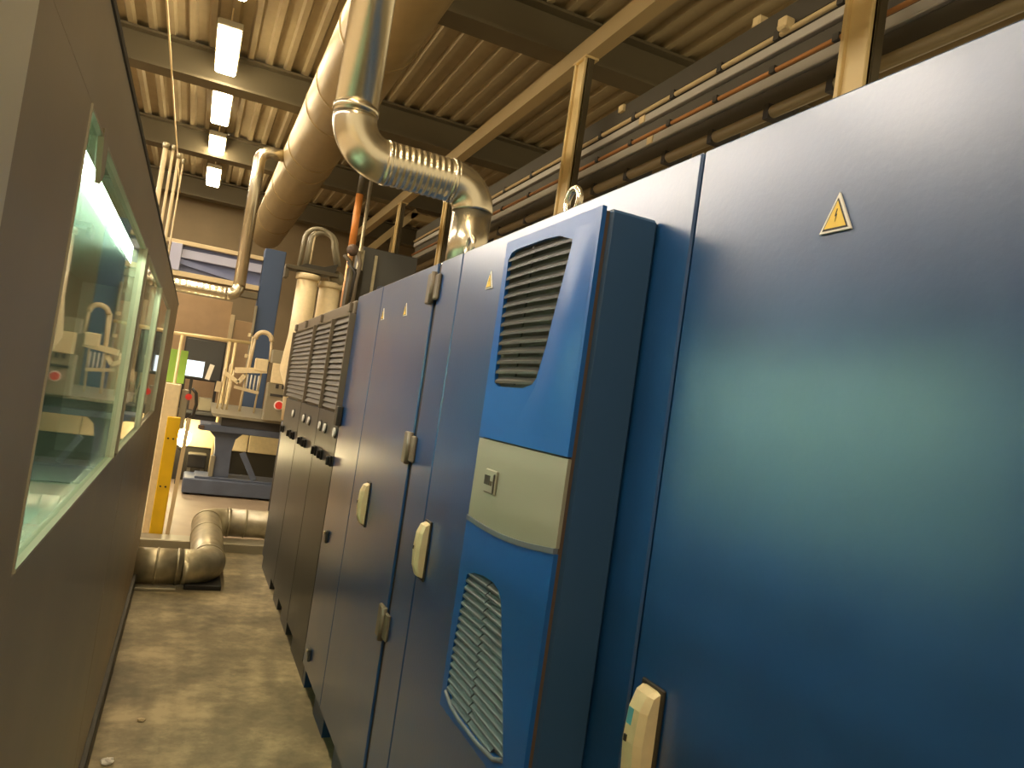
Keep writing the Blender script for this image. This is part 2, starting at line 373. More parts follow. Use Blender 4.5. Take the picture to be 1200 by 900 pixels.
# far silver duct: leaves the tan duct, drops and turns into the left wall
t = thing('thin_duct', (-0.78, 10, 2.5), 'thin silver duct dropping and turning left above the far machines', 'duct')
r = 0.075; Yd = 10.0; xv = 0.39; zh = 2.48
MB().tube([(0.68, Yd, 4.36)] + arc((0.39 + 0.14, Yd, 4.36 - 0.14), 0.14, (0, 0, 1), (-1, 0, 0), 0, PI / 2, 8) + [(xv, Yd, zh + 0.13)], r, 24).build('drop_section', 'galv', t)
MB().tube(arc((xv - 0.13, Yd, zh + 0.13), 0.13, (1, 0, 0), (0, 0, -1), 0, PI / 2, 10), r * 1.03, 24).build('elbow', 'galv', t)
pts = [(xv - 0.13 - 1.5 * i / 60, Yd, zh) for i in range(61)]
MB().tube(pts, [r * (1 if i % 3 else 1.05) for i in range(61)], 24).build('ribbed_section', 'galv', t)
MB().tube([(-0.44, Yd, zh), (-0.48, Yd, zh)], r * 1.2, 24).build('collar', 'galv', t)

# ------------------------------------------------------------------ right: row of blue cabinets
XF = 0.733; XB = 1.25; ZT = 2.0
def warn(parent, y, z, h=0.052):
    w = h * 1.0
    s = MB().prism_x([(y - w / 2, z - h / 2), (y + w / 2, z - h / 2), (y, z + h / 2)], XF - 0.0035, XF - 0.0005).build('warning_sticker', 'white', parent)
    s['label'] = 'yellow triangular high-voltage warning sticker'
    a = 0.80
    MB().prism_x([(y - w / 2 * a, z - h / 2 + h * 0.055), (y + w / 2 * a, z - h / 2 + h * 0.055), (y, z + h / 2 - h * 0.14)], XF - 0.0042, XF - 0.003).build('sticker_border', 'dark', s)
    a = 0.68
    MB().prism_x([(y - w / 2 * a, z - h / 2 + h * 0.10), (y + w / 2 * a, z - h / 2 + h * 0.10), (y, z + h / 2 - h * 0.22)], XF - 0.0047, XF - 0.0038).build('sticker_face', 'yellow', s)
    q = h * 0.011    # lightning bolt, its point downwards
    bolt = [(1.2, 12), (-3.4, -3), (0.6, -2), (-1.6, -14), (3.6, 1.8), (0.2, 0.8), (3.4, 12)]
    bolt = [(y - b * q * 0.9, z - h * 0.08 + c * q * 1.15) for b, c in bolt]
    MB().prism_x(bolt, XF - 0.0052, XF - 0.0044).build('lightning_bolt', 'black', s)
def handle(parent, y, z, stickers=False):
    hd = MB()
    prof = [(XF, z - 0.088), (XF - 0.022, z - 0.080), (XF - 0.034, z - 0.05), (XF - 0.038, z), (XF - 0.034, z + 0.05), (XF - 0.024, z + 0.075), (XF - 0.010, z + 0.082), (XF, z + 0.082)]
    nP = len(prof); hw = 0.024
    rows = []
    for (yy, sc) in ((y - hw, 0.72), (y - hw * 0.6, 1.0), (y + hw * 0.6, 1.0), (y + hw, 0.72)):
        rows.append([(XF - (XF - p[0]) * sc, yy, z + (p[1] - z) * (0.97 if sc < 1 else 1)) for p in prof])
    vs = [v for rw in rows for v in rw]
    fs = [(i * nP + k, i * nP + k + 1, (i + 1) * nP + k + 1, (i + 1) * nP + k) for i in range(3) for k in range(nP - 1)]
    fs += [list(range(nP)), list(range(3 * nP, 4 * nP))]
    hd.add(vs, fs)
    o = hd.build('door_handle', 'cream', parent); o['label'] = 'cream plastic swing handle'
    MB().box(XF - 0.040, XF - 0.036, y + 0.004, y + 0.010, z - 0.002, z + 0.008).build('key_slot', 'dark', o)
    MB().box(XF - 0.006, XF, y - 0.030, y + 0.030, z - 0.094, z + 0.088, 0.002).build('back_plate', 'machine_dark', o)
    if stickers:
        MB().add([(XF - 0.0365, y, z + 0.024), (XF - 0.0365, y + 0.013, z + 0.024), (XF - 0.0350, y + 0.013, z + 0.049), (XF - 0.0350, y, z + 0.049),
                  (XF - 0.032, y, z + 0.024), (XF - 0.032, y + 0.013, z + 0.024), (XF - 0.031, y + 0.013, z + 0.049), (XF - 0.031, y, z + 0.049)],
                 [(0, 1, 2, 3), (7, 6, 5, 4), (0, 4, 5, 1), (1, 5, 6, 2), (2, 6, 7, 3), (3, 7, 4, 0)]).build('blue_insert', 'blue_sticker', o)
    return o
def cabinet(y0, y1, label, doors, plinth_gaps=(), m='blue'):
    t = thing('electrical_cabinet', (XF, (y0 + y1) / 2, 0), label, 'cabinet', 'row of blue electrical cabinets')
    MB().box(XF + 0.022, XB, y0 + 0.002, y1 - 0.002, 0.07, ZT, 0.006).build('body', m, t)
    ds = []
    for (a, b) in doors:
        ds.append(MB().box(XF, XF + 0.021, a + 0.003, b - 0.003, 0.10, ZT - 0.004, 0.004).build('door', m, t))
    # plinth in pieces, openings for fork and cable between them
    cuts = sorted(plinth_gaps); a = y0
    for (g0, g1) in cuts + [(y1, y1)]:
        if g0 - a > 0.01: MB().box(XF + 0.012, XF + 0.05, a, g0, 0.0, 0.098).build('plinth', 'blue_dark', t)
        a = g1
    MB().box(XF + 0.06, XB - 0.02, y0 + 0.01, y1 - 0.01, 0, 0.07).build('plinth_core', 'black', t)
    return t, ds
c0, d0 = cabinet(-0.55, 0.40, 'blue electrical cabinet at the right edge of the picture', [(-0.55, 0.40)])
cA, dA = cabinet(0.40, 1.034, 'nearest blue cabinet with large warning triangle on its door', [(0.40, 1.034)])
cB, dB = cabinet(1.034, 2.47, 'blue cabinet that carries the louvred cooling unit on its door', [(1.034, 2.243), (2.243, 2.47)], [(1.2, 1.45), (2.1, 2.3)])
cC, dC = cabinet(2.505, 3.32, 'blue cabinet with three hinges left of the cooling unit', [(2.505, 3.32)], [(3.0, 3.25)])
cD, dD = cabinet(3.32, 3.87, 'narrow plain blue cabinet beside the louvred cabinet', [(3.32, 3.87)], [(3.5, 3.8)])
MB().box(XF + 0.006, XB - 0.1, 2.472, 2.503, 0.02, ZT - 0.01).build('gasket_strip', 'black', cC)
warn(dA[0], 0.722, 1.829); warn(dB[0], 1.965, 1.876); warn(dC[0], 2.86, 1.855); warn(dC[0], 3.24, 1.862)
handle(dA[0], 0.970, 1.035, True); handle(dB[0], 2.185, 1.06); handle(dC[0], 3.02, 1.06)
for z in (1.905, 1.340, 0.732):
    h = MB().box(XF - 0.016, XF, 2.505, 2.56, z - 0.055, z + 0.055, 0.004).build('hinge', 'louver_frame', dC[0])
    MB().box(XF - 0.012, XF, 2.440, 2.485, z - 0.045, z + 0.045, 0.004).build('hinge_leaf', 'louver_frame', h)
    MB().tube([(XF - 0.012, 2.495, z - 0.055), (XF - 0.012, 2.495, z + 0.055)], 0.011, 10).build('hinge_pin', 'louver_frame', h)
# small fittings low on the far doors
for (y, z, p) in ((3.70, 0.20, dD[0]), (3.72, 0.776, dD[0])):
    q = MB().box(XF - 0.014, XF, y - 0.02, y + 0.02, z - 0.03, z + 0.03, 0.004).build('latch', 'dark_grey', p)
    MB().tube([(XF - 0.014, y, z + 0.02), (XF - 0.022, y, z + 0.02)], 0.008, 8).build('latch_screw', 'galv_dull', q)
# lifting eyes on the cabinet tops
def eye_bolt(y, x, label, parent=None):
    t = thing('lifting_eye', (x, y, ZT), label, 'lifting eye', 'lifting eyes on the cabinet tops')
    MB().tube([Vector((x, y, ZT + 0.045)) + Vector((0, math.cos(a), math.sin(a))) * 0.033 for a in [2 * PI * i / 20 for i in range(21)]], 0.009, 10, False).build('ring', 'galv', t)
    MB().tube([(x, y, ZT), (x, y, ZT + 0.014)], 0.017, 12).build('shank', 'galv', t)
eye_bolt(1.625, 0.79, 'steel lifting eye on the cabinet behind the cooling unit')
eye_bolt(2.36, 0.79, 'steel lifting eye left of the silver duct foot on the cabinets')

# louvred cabinet at the far end
t = thing('louvred_cabinet', (XF, 5.05, 0), 'long grey cabinet with brown louvre panels above a row of switches', 'cabinet')
MB().box(XF + 0.012, XB, 3.875, 6.25, 0.07, 1.955, 0.006).build('body', 'dark_grey', t)
MB().box(XF, XF + 0.012, 3.88, 6.245, 0.10, 1.375, 0.003).build('lower_panel', 'dark_grey', t)
MB().box(XF - 0.012, XB, 3.87, 6.25, 1.905, 1.975, 0.006).build('top_rim', 'louver_frame', t)
for y in (3.95, 4.9, 5.6, 6.15):
    MB().box(XF - 0.030, XF - 0.011, y - 0.03, y + 0.03, 1.915, 1.965, 0.004).build('rim_clip', 'louver_frame', t)
ys = (3.88, 4.42, 5.12, 6.245)
for a, b in zip(ys[:-1], ys[1:]):
    f = MB().box(XF - 0.004, XF + 0.012, a + 0.008, b - 0.008, 1.385, 1.90).build('louvre_panel', 'louver', t)
    for i in range(16):
        z = 1.392 + i * 0.0315
        MB().add([(XF - 0.004, a + 0.012, z + 0.028), (XF - 0.004, b - 0.012, z + 0.028), (XF - 0.016, b - 0.012, z + 0.004), (XF - 0.016, a + 0.012, z + 0.004),
                  (XF - 0.001, a + 0.012, z + 0.028), (XF - 0.001, b - 0.012, z + 0.028), (XF - 0.013, b - 0.012, z + 0.001), (XF - 0.013, a + 0.012, z + 0.001)],
                 [(0, 1, 2, 3), (7, 6, 5, 4), (0, 4, 5, 1), (3, 2, 6, 7), (0, 3, 7, 4), (1, 5, 6, 2)]).build('slat', 'louver', f)
for y in ys:
    MB().box(XF - 0.030, XF + 0.002, y - 0.010, y + 0.010, 1.38, 1.905).build('mullion', 'louver_frame', t)
MB().box(XF - 0.03, XF - 0.001, 3.81, 3.87, 1.32, 1.42, 0.004).build('corner_bracket', 'machine_dark', t)
for y in (5.656, 5.098, 4.861, 4.416, 4.239, 3.93):
    q = MB().tube([(XF, y, 1.279), (XF - 0.014, y, 1.279)], 0.024, 14).build('indicator_lamp', 'white', t)
    MB().tube([(XF, y, 1.279), (XF - 0.006, y, 1.279)], 0.032, 14).build('lamp_bezel', 'machine_dark', q)
for y in (6.128, 5.693, 5.496, 5.09, 4.895, 4.461, 4.244, 3.935):
    q = MB().box(XF - 0.012, XF, y - 0.03, y + 0.03, 1.10, 1.155, 0.003).build('rotary_switch', 'black', t)
    MB().box(XF - 0.028, XF - 0.012, y - 0.009, y + 0.009, 1.105, 1.15, 0.003).build('switch_knob', 'black', q)
for (a, b) in ((3.875, 4.35), (4.6, 4.9), (5.1, 5.35), (5.6, 6.25)):
    MB().box(XF + 0.012, XF + 0.05, a, b, 0, 0.098).build('plinth', 'dark_grey', t)
MB().box(XF + 0.06, XB - 0.02, 3.88, 6.24, 0, 0.07).build('plinth_core', 'black', t)
for y in (4.55, 5.35):
    MB().box(XF - 0.001, XF + 0.004, y - 0.003, y + 0.003, 0.10, 1.375).build('panel_joint', 'seam', t)

# ------------------------------------------------------------------ cooling unit on the door
XA = 0.613; A0, A1 = 1.14, 1.572; Z0, Z1 = 0.845, 1.895
t = thing('cooling_unit', (XF, (A0 + A1) / 2, Z0), 'tall blue wall-mounted cooling unit with two louvred grilles and grey band', 'cooling unit')
MB().box(0.632, XF - 0.001, A0, A1, Z0 + 0.01, Z1, 0.006).build('housing', 'ac_side', t)
MB().box(0.622, 0.633, A0 + 0.006, A1 - 0.006, Z0 + 0.014, Z1 - 0.006).build('gasket', 'rust', t)
# front shell around the openings: outline rows from bottom to top, opening edge on the aisle side
def shell(rows, name, m, x0=XA, x1=0.622):
    # rows: (z, y_open_hi (left edge of opening) or None, y_open_lo)
    mb = MB()
    for (za, oa), (zb, ob_) in zip(rows[:-1], rows[1:]):
        if oa is None or ob_ is None:
            segs = [((A0, A1), (A0, A1))]
        else:
            segs = [((A0, oa[0]), (A0, ob_[0])), ((oa[1], A1), (ob_[1], A1))]
        for (p, q) in segs:
            vs = [(x, yy, zz) for x in (x0, x1) for (yy, zz) in ((p[0], za), (p[1], za), (q[1], zb), (q[0], zb))]
            mb.add(vs, [(0, 1, 2, 3), (7, 6, 5, 4), (0, 4, 5, 1), (1, 5, 6, 2), (2, 6, 7, 3), (3, 7, 4, 0)])
    return mb
bandT, bandBl, bandBr = 1.447, 1.270, 1.290
up_rows = [(bandT + 0.002, None), (1.563, None), (1.5635, (1.37, 1.50)), (1.572, (1.328, 1.526)), (1.585, (1.312, 1.530)), (1.649, (1.289, 1.535)), (1.70, (1.277, 1.54)), (1.747, (1.265, 1.543)),
           (1.80, (1.250, 1.547)), (1.834, (1.240, 1.549)), (1.850, (1.242, 1.550)), (1.866, (1.30, 1.535)), (1.870, (1.36, 1.51)), (1.8705, None), (Z1, None)]
ush = shell(up_rows, 'upper_shell', 'ac_blue').build('upper_shell', 'ac_blue', t)
# sculpted swell beside the upper grille
sw = MB(); nz = 22; ny = 10
vs = []
for i in range(nz + 1):
    z = 1.475 + (1.87 - 1.475) * i / nz
    yr = A0 + 0.010; yl = 1.305 - (z - 1.58) * 0.25 if z > 1.57 else 1.31 + (1.57 - z) * 0.9
    for j in range(ny + 1):
        u = j / ny; yy = yr + (yl - yr) * u
        fade = min(1, (z - 1.475) / 0.10) * min(1, (1.87 - z) / 0.16)
        vs.append((XA - 0.0003 - 0.006 * math.sin(PI * u) ** 1.3 * max(0, fade), yy, z))
sw.add(vs, [(i * (ny + 1) + j, i * (ny + 1) + j + 1, (i + 1) * (ny + 1) + j + 1, (i + 1) * (ny + 1) + j) for i in range(nz) for j in range(ny)], True)
sw.build('swell', 'ac_blue', ush)
# grille recess and slats
MB().box(0.626, 0.632, 1.22, 1.56, 1.555, 1.875).build('grille_back', 'black', t)
def edge(rows, z):
    rr = [r for r in rows if r[1] is not None]
    for (za, oa), (zb, ob_) in zip(rr[:-1], rr[1:]):
        if za <= z <= zb:
            k = (z - za) / (zb - za); return oa[0] + (ob_[0] - oa[0]) * k, oa[1] + (ob_[1] - oa[1]) * k
    return None
gr = MB().box(0.620, 0.626, 1.235, 1.555, 1.866, 1.872).build('upper_grille', 'slat', t)
for i in range(14):
    z = 1.571 + i * 0.0212
    e = edge(up_rows, min(z + 0.004, 1.868))
    if not e: continue
    a, b = e; nseg = 8; vs = []
    for j in range(nseg + 1):
        yy = a + (b - a) * j / nseg; bow = 0.004 * math.sin(PI * j / nseg)
        vs += [(XA + 0.001 - bow, yy, z), (XA + 0.001 - bow, yy, z + 0.006), (XA + 0.011 - bow, yy, z + 0.0165), (XA + 0.013 - bow, yy, z + 0.006)]
    fs = [(j * 4 + q, j * 4 + (q + 1) % 4, (j + 1) * 4 + (q + 1) % 4, (j + 1) * 4 + q) for j in range(nseg) for q in range(4)] + [(0, 1, 2, 3), (nseg * 4 + 3, nseg * 4 + 2, nseg * 4 + 1, nseg * 4)]
    MB().add(vs, fs).build('slat', 'slat', gr)
MB().box(XA + 0.006, XA + 0.014, 1.43, 1.436, 1.57, 1.866).build('stay', 'machine_dark', gr)
# grey band with its curved lower edge
nseg = 12; lower = []
for j in range(nseg + 1):
    u = j / nseg; lower.append((A0 + (A1 - A0) * u, bandBr + (bandBl - bandBr) * u - 0.012 * math.sin(PI * u)))
band = MB().prism_x(lower + [(A1, bandT - 0.002), (A0, bandT - 0.002)], XA + 0.002, 0.622).build('grey_band', 'ac_grey', t)
MB().prism_x([(p[0], p[1] - 0.010) for p in lower] + [(p[0], p[1]) for p in reversed(lower)], XA - 0.002, 0.620).build('band_lip', 'slat_low', t)
lg = MB().box(XA - 0.004, XA + 0.002, 1.432, 1.492, 1.335, 1.385, 0.002).build('badge', 'ac_grey', band)
MB().box(XA - 0.0055, XA - 0.0035, 1.462, 1.490, 1.352, 1.372).build('badge_mark', 'machine_dark', lg)
MB().box(XA - 0.0055, XA - 0.0035, 1.448, 1.459, 1.352, 1.362).build('badge_mark', 'louver', lg)
MB().prism_x([(1.434, 1.338), (1.440, 1.336), (1.442, 1.376), (1.436, 1.378)], XA - 0.0055, XA - 0.0035).build('badge_mark', 'machine_dark', lg)
# lower shell with slatted opening
lo_rows = [(Z0, None), (0.868, None), (0.8685, (1.34, 1.45)), (0.872, (1.30, 1.50)), (0.878, (1.26, 1.530)), (0.885, (1.235, 1.541)), (0.892, (1.222, 1.545)), (0.977, (1.255, 1.545)), (1.065, (1.293, 1.535)), (1.13, (1.320, 1.526)),
           (1.148, (1.330, 1.522)), (1.160, (1.345, 1.49)), (1.168, (1.372, 1.43)), (1.1685, None), (1.2515, None)]
lsh = shell(lo_rows, 'lower_shell', 'ac_blue').build('lower_shell', 'ac_blue', t)
nb = [(A0 + (A1 - A0) * j / nseg, lower[j][1] - 0.010) for j in range(nseg + 1)]
MB().prism_x([(A0, 1.2515)] + nb + [(A1, 1.2515)], XA, 0.622).build('shell_rim', 'ac_blue', lsh)
MB().box(0.626, 0.632, 1.21, 1.556, 0.865, 1.172).build('grille_back', 'black', t)
g2 = MB().box(0.620, 0.626, 1.40, 1.404, 0.872, 1.165).build('lower_grille', 'machine_dark', t)
for i in range(17):
    z = 0.872 + i * 0.0173
    e = edge(lo_rows, z + 0.003)
    if not e: continue
    a, b = e; mid = 1.405
    for (p, q) in ((a, mid - 0.003), (mid + 0.003, b)):
        if q - p < 0.015: continue
        MB().add([(XA + 0.000, p, z), (XA + 0.000, q, z), (XA + 0.000, q, z + 0.004), (XA + 0.000, p, z + 0.004),
                  (XA + 0.012, p, z + 0.0155), (XA + 0.012, q, z + 0.0155), (XA + 0.013, q, z + 0.006), (XA + 0.013, p, z + 0.006)],
                 [(0, 1, 2, 3), (3, 2, 5, 4), (4, 5, 6, 7), (7, 6, 1, 0), (0, 3, 4, 7), (1, 6, 5, 2)]).build('slat', 'slat_low', g2)
lip = [(1.545, 0.884), (1.50, 0.868), (1.45, 0.864), (1.34, 0.864), (1.26, 0.872), (1.222, 0.888)]
MB().tube([(XA - 0.001, p[0], p[1]) for p in lip], 0.0045, 8).build('grille_lip', 'slat_low', lsh)
MB().box(0.64, 0.66, 1.34, 1.36, Z0 - 0.02, Z0 + 0.01).build('drain_stub', 'black', t)

# ------------------------------------------------------------------ left: enclosed machine with windows
XL = -0.15; ML0, ML1 = 0.68, 5.7; MZ = 1.93
t = thing('enclosed_machine', (XL, 3.1, 0), 'long brown-grey enclosed machine with lit glass windows on the left', 'machine')
WZ0, WZ1 = 1.255, 1.79
wins = [(0.99, 2.12), (2.26, 3.12), (3.24, 4.30)]
D = 0.03
MB().box(XL - D, XL, ML0, ML1, 1.7955, MZ, 0.001).build('top_panel', 'machine', t)
MB().box(XL - D, XL, ML0, 0.985, 0.10, 1.7955).build('side_panel', 'machine', t)
MB().box(XL - D, XL, 4.31, ML1, 1.2455, 1.7955).build('side_panel', 'machine', t)
for (a, b) in ((0.985, 2.645), (2.659, 4.50), (4.512, ML1)):
    MB().box(XL - D, XL, a, b, 0.10, 1.2455, 0.001).build('lower_panel', 'machine', t)
for (a, b) in ((2.13, 2.25), (3.13, 3.23)):
    MB().box(XL - D, XL - 0.004, a, b, 1.246, 1.7955).build('window_post', 'machine_dark', t)
for i, (a, b) in enumerate(wins):
    fr = MB()
    fr.box(XL - D, XL + 0.002, a - 0.004, a, WZ0 - 0.005, WZ1 + 0.005); fr.box(XL - D, XL + 0.004, b, b + 0.006, WZ0 - 0.005, WZ1 + 0.005)
    fr.box(XL - D, XL + 0.003, a, b, WZ0 - 0.005, WZ0); fr.box(XL - D, XL + 0.001, a, b, WZ1, WZ1 + 0.004)
    f = fr.build('window_frame', 'frame_metal' if i else 'frame_metal', t)
    MB().box(XL - 0.012, XL - 0.006, a, b, WZ0, WZ1).build('window_pane', 'glass', f)
MB().prism_x([(1.10, 1.80), (1.155, 1.80), (1.165, 1.755), (1.14, 1.735)], XL - 0.005, XL + 0.002).build('window_tab', 'machine', t)
# inside of the enclosure
ins = MB()
ins.box(-0.62, -0.60, ML0, 4.6, 0.95, 1.88); ins.box(-0.60, XL - D - 0.001, ML0, 4.6, 1.88, 1.895); ins.box(-0.60, XL - D - 0.001, ML0, 4.6, 0.95, 0.97)
ins.box(-0.60, XL - D - 0.001, 4.58, 4.6, 0.97, 1.88); ins.box(-0.60, XL - D - 0.001, ML0 + 0.01, ML0 + 0.03, 0.97, 1.88)
ins.build('inner_lining', 'inside', t)
MB().tube([(-0.235, 1.25, 1.850), (-0.235, 2.95, 1.850)], 0.018, 14).build('lamp_tube', 'tube', t)
MB().box(-0.265, -0.205, 1.20, 3.0, 1.868, 1.880).build('lamp_holder', 'white', t)
MB().box(-1.70, XL - 0.035, ML0, ML1, MZ - 0.03, MZ, 0.005).build('roof_panel', 'machine', t)
MB().box(-1.70, XL - 0.035, ML1 - 0.02, ML1, 0.10, MZ - 0.03).build('end_panel', 'machine', t)
MB().box(-1.70, XL - 0.055, ML0, ML1, 0.0, 0.10).build('toe_kick', 'black', t)
MB().box(XL - 0.002, XL + 0.003, ML0, ML1, 1.922, 1.932).build('top_trim', 'machine_dark', t)
MB().box(XL - 0.05, XL + 0.020, ML0, ML1, 0.0, 0.10, 0.004).build('base_strip', 'machine_dark', t)  # dark strip along the machine foot, proud of the panels
MB().box(XL - D, XL - 0.004, 2.647, 2.657, 0.10, 1.24).build('panel_gap', 'seam', t)
# cream column nearest the camera
t = thing('cream_door_column', (XL, 0.3, 0), 'pale cream panel at the far left, nearest the camera', 'panel')
MB().box(-1.70, XL + 0.004, 0.30, 0.672, 0, 2.6, 0.006).build('panel', 'column_cream', t)
MB().box(-1.70, XL + 0.002, -0.3, 0.292, 0, 2.6, 0.006).build('side_leaf', 'column_cream', t)
MB().box(-1.70, XL - 0.004, 0.29, 0.302, 0, 2.6).build('joint', 'cream_paint', t)
MB().box(XL + 0.003, XL + 0.006, 0.56, 0.563, 0, 2.6).build('groove', 'louver', t)
# thin pipes rising behind the machine roof
for i, (x, y, r, z1) in enumerate(((-0.422, 6.2, 0.018, 3.13), (-0.372, 6.25, 0.010, 3.14), (-0.330, 6.3, 0.012, 3.10), (-0.296, 6.35, 0.006, 3.08))):
    p = thing('riser_pipe', (x, y, 0), ['thick pale riser pipe behind the enclosed machine, leftmost', 'thin pale riser pipe behind the enclosed machine, second from left',
              'pale riser pipe behind the enclosed machine, third from left', 'thinnest pale riser pipe behind the enclosed machine, rightmost'][i], 'pipe', 'riser pipes behind the left machine')
    MB().tube([(x, y, 0), (x, y, z1)], r, 14).build('pipe', 'cream_paint', p)
    MB().tube([(x, y, 0), (x, y, 0.02)], r * 1.5, 14).build('foot_flange', 'galv_dull', p)
    MB().tube([(x, y, z1 - 0.02), (x, y, z1 + 0.02)], r * 1.3, 14).build('end_cap', 'galv_dull', p)

# ------------------------------------------------------------------ floor pipe at the end of the aisle
t = thing('floor_pipe', (0.3, 5.6, 0), 'fat galvanised pipe snaking across the floor between the machines', 'pipe')
R = 0.12; z1 = 0.13; z2 = 0.20; Ya = 5.60; Yb = 6.98; bx = 0.31; rb = 0.17
MB().tube([(-0.20, Ya, z1), (bx - rb, Ya, z1)], R, 28).build('pipe_section', 'galv_dull', t)
MB().tube([(bx - rb, Ya, z1)] + arc((bx - rb, Ya + rb, z1), rb, (0, -1, 0), (1, 0, 0), 0, PI / 2, 10), R * 1.01, 28).build('elbow', 'galv_dull', t)
MB().tube([(bx, Ya + rb, z1), (bx, 6.1, z1 + 0.01), (bx, Yb - rb - 0.1, z2 - 0.01), (bx, Yb - rb, z2)], R * 0.99, 28).build('pipe_section', 'galv_dull', t)
MB().tube(arc((bx + rb, Yb - rb, z2), rb, (-1, 0, 0), (0, 1, 0), 0, PI / 2, 10), R * 1.01, 28).build('elbow', 'galv_dull', t)
MB().tube([(bx + rb, Yb, z2), (1.6, Yb, z2)], R, 28).build('pipe_section', 'galv_dull', t)
for (a, b) in (((-0.03, Ya, z1), (-0.015, Ya, z1)), ((0.10, Ya, z1), (0.12, Ya, z1)), ((bx, Ya + rb + 0.02, z1), (bx, Ya + rb + 0.05, z1)), ((bx, 6.45, 0.165), (bx, 6.48, 0.166)),
               ((bx + rb, Yb, z2), (bx + rb + 0.02, Yb, z2)), ((0.62, Yb, z2), (0.635, Yb, z2)), ((0.80, Yb, z2), (0.815, Yb, z2))):
    MB().tube([a, b], R * 1.045, 28).build('joint_band', 'galv_dull', t)
MB().box(bx - 0.14, bx + 0.10, Ya - 0.10, Ya + 0.20, 0, 0.035, 0.005).build('elbow_shade', 'black', t)  # black block: shade under the elbow put into colour and shape
tag(MB().box(-0.18, 0.12, Ya - 0.16, Ya - 0.08, 0, 0.02, 0.003).build('floor_strip', 'plate', None, (-0.03, Ya - 0.12, 0)), 'flat metal strip on the floor under the fat pipe', 'strip')

for i, (x, y, q, lb) in enumerate(((-0.07, 3.114, 0.022, 'crumpled white scrap on the concrete floor beside the enclosed machine'), (0.024, 3.469, 0.014, 'tiny pale pebble on the concrete floor of the aisle'))):
    c = MB().sphere((x, y, q * 0.45), q, 9, 6, (1.2, 0.8, 0.5))
    c.v = [(a + random.uniform(-1, 1) * q * 0.22, b + random.uniform(-1, 1) * q * 0.22, max(0.0005, d + random.uniform(-1, 1) * q * 0.12)) for a, b, d in c.v]; c.sm = [False] * len(c.sm)
    tag(c.build(('paper_scrap', 'pebble')[i], ('white', 'cream_paint')[i], None, (x, y, 0)), lb, ('scrap', 'pebble')[i])

# ------------------------------------------------------------------ end of the aisle
t = thing('yellow_post', (-0.075, 6.98, 0.0), 'bright yellow guard post at the end of the aisle', 'post')
MB().box(-0.125, -0.02, 6.95, 7.03, 0.012, 1.065, 0.006).build('post', 'post_yellow', t)
MB().box(-0.16, 0.02, 6.925, 7.06, 0.0, 0.014, 0.002).build('base_plate', 'dark', t)
for z in (0.47, 0.88):
    for x in (-0.095, -0.055): MB().tube([(x, 6.952, z), (x, 6.944, z)], 0.008, 8).build('bolt', 'dark', t)
t = thing('light_curtain_post', (-0.10, 7.3, 0), 'tall cream sensor post behind the yellow guard post', 'post')
MB().box(-0.19, -0.06, 7.25, 7.38, 0, 1.34, 0.008).build('column', 'cream', t)
MB().box(-0.05, 0.01, 7.27, 7.36, 0.95, 1.30, 0.006).build('sensor', 'plate', t)
MB().tube([(0.012, 7.30, 1.24), (0.012, 7.25, 1.24)], 0.028, 12).build('red_button', 'red', t)
MB().tube([(0.03, 7.3, 1.32), (0.07, 7.3, 1.28), (0.085, 7.3, 1.18), (0.07, 7.3, 1.08), (0.03, 7.3, 1.02)], 0.014, 8).build('cable_loop', 'machine_dark', t)
MB().bar((0.045, 7.3, 1.05), (0.02, 7.3, 0.0), 0.035).build('side_rail', 'cream_paint', t)

# handrail
t = thing('handrail', (0.2, 10.0, 0), 'pale tubular handrail crossing behind the steel press table', 'railing')
MB().tube([(-0.47, 10.68, 1.915), (0.68, 10.68, 1.945)], 0.022, 10).build('top_rail', 'strut', t)
for x in (-0.177, 0.415, 0.488): MB().tube([(x, 10.68, 0), (x, 10.68, 1.92)], 0.020, 10).build('upright', 'strut', t)
MB().tube([(0.49, 10.68, 0.93), (0.68, 10.68, 0.93)], 0.018, 10).build('mid_rail', 'strut', t)

# press table
t = thing('press_table', (0.6, 9.9, 0), 'blue-grey steel press table on a heavy base beam', 'table')
MB().box(0.10, 1.45, 9.6, 10.2, 0.02, 0.20, 0.012).build('base_beam', 'steel_blue', t)
MB().box(0.22, 1.40, 9.65, 10.15, 0.20, 0.225, 0.004).build('base_top', 'steel_blue', t)
MB().add([(x, y, z) for z, w in ((0.22, 0.10), (0.55, 0.095), (0.70, 0.12), (0.78, 0.20)) for x, y in ((0.50 - w, 9.75), (0.50 + w, 9.75), (0.50 + w, 10.05), (0.50 - w, 10.05))],
         [(i * 4 + k, i * 4 + (k + 1) % 4, i * 4 + 4 + (k + 1) % 4, i * 4 + 4 + k) for i in range(3) for k in range(4)] + [(3, 2, 1, 0), (12, 13, 14, 15)]).build('pedestal', 'steel_blue', t)
MB().box(0.19, 1.45, 9.62, 10.18, 0.78, 0.86, 0.008).build('table_beam', 'steel_blue', t)
MB().box(0.17, 0.24, 9.60, 9.66, 0.79, 0.84, 0.006).build('end_stop', 'rust', t)
MB().bar((0.72, 9.72, 0.55), (0.90, 9.72, 0.23), 0.07).build('strut', 'steel_blue', t)
MB().box(0.37, 0.42, 9.70, 9.8, 0.225, 0.48, 0.006).build('side_rib', 'plate', t)
for x in (0.16, 1.35): MB().tube([(x, 9.7, 0.0), (x, 9.7, 0.03)], 0.04, 10).build('foot', 'dark', t)
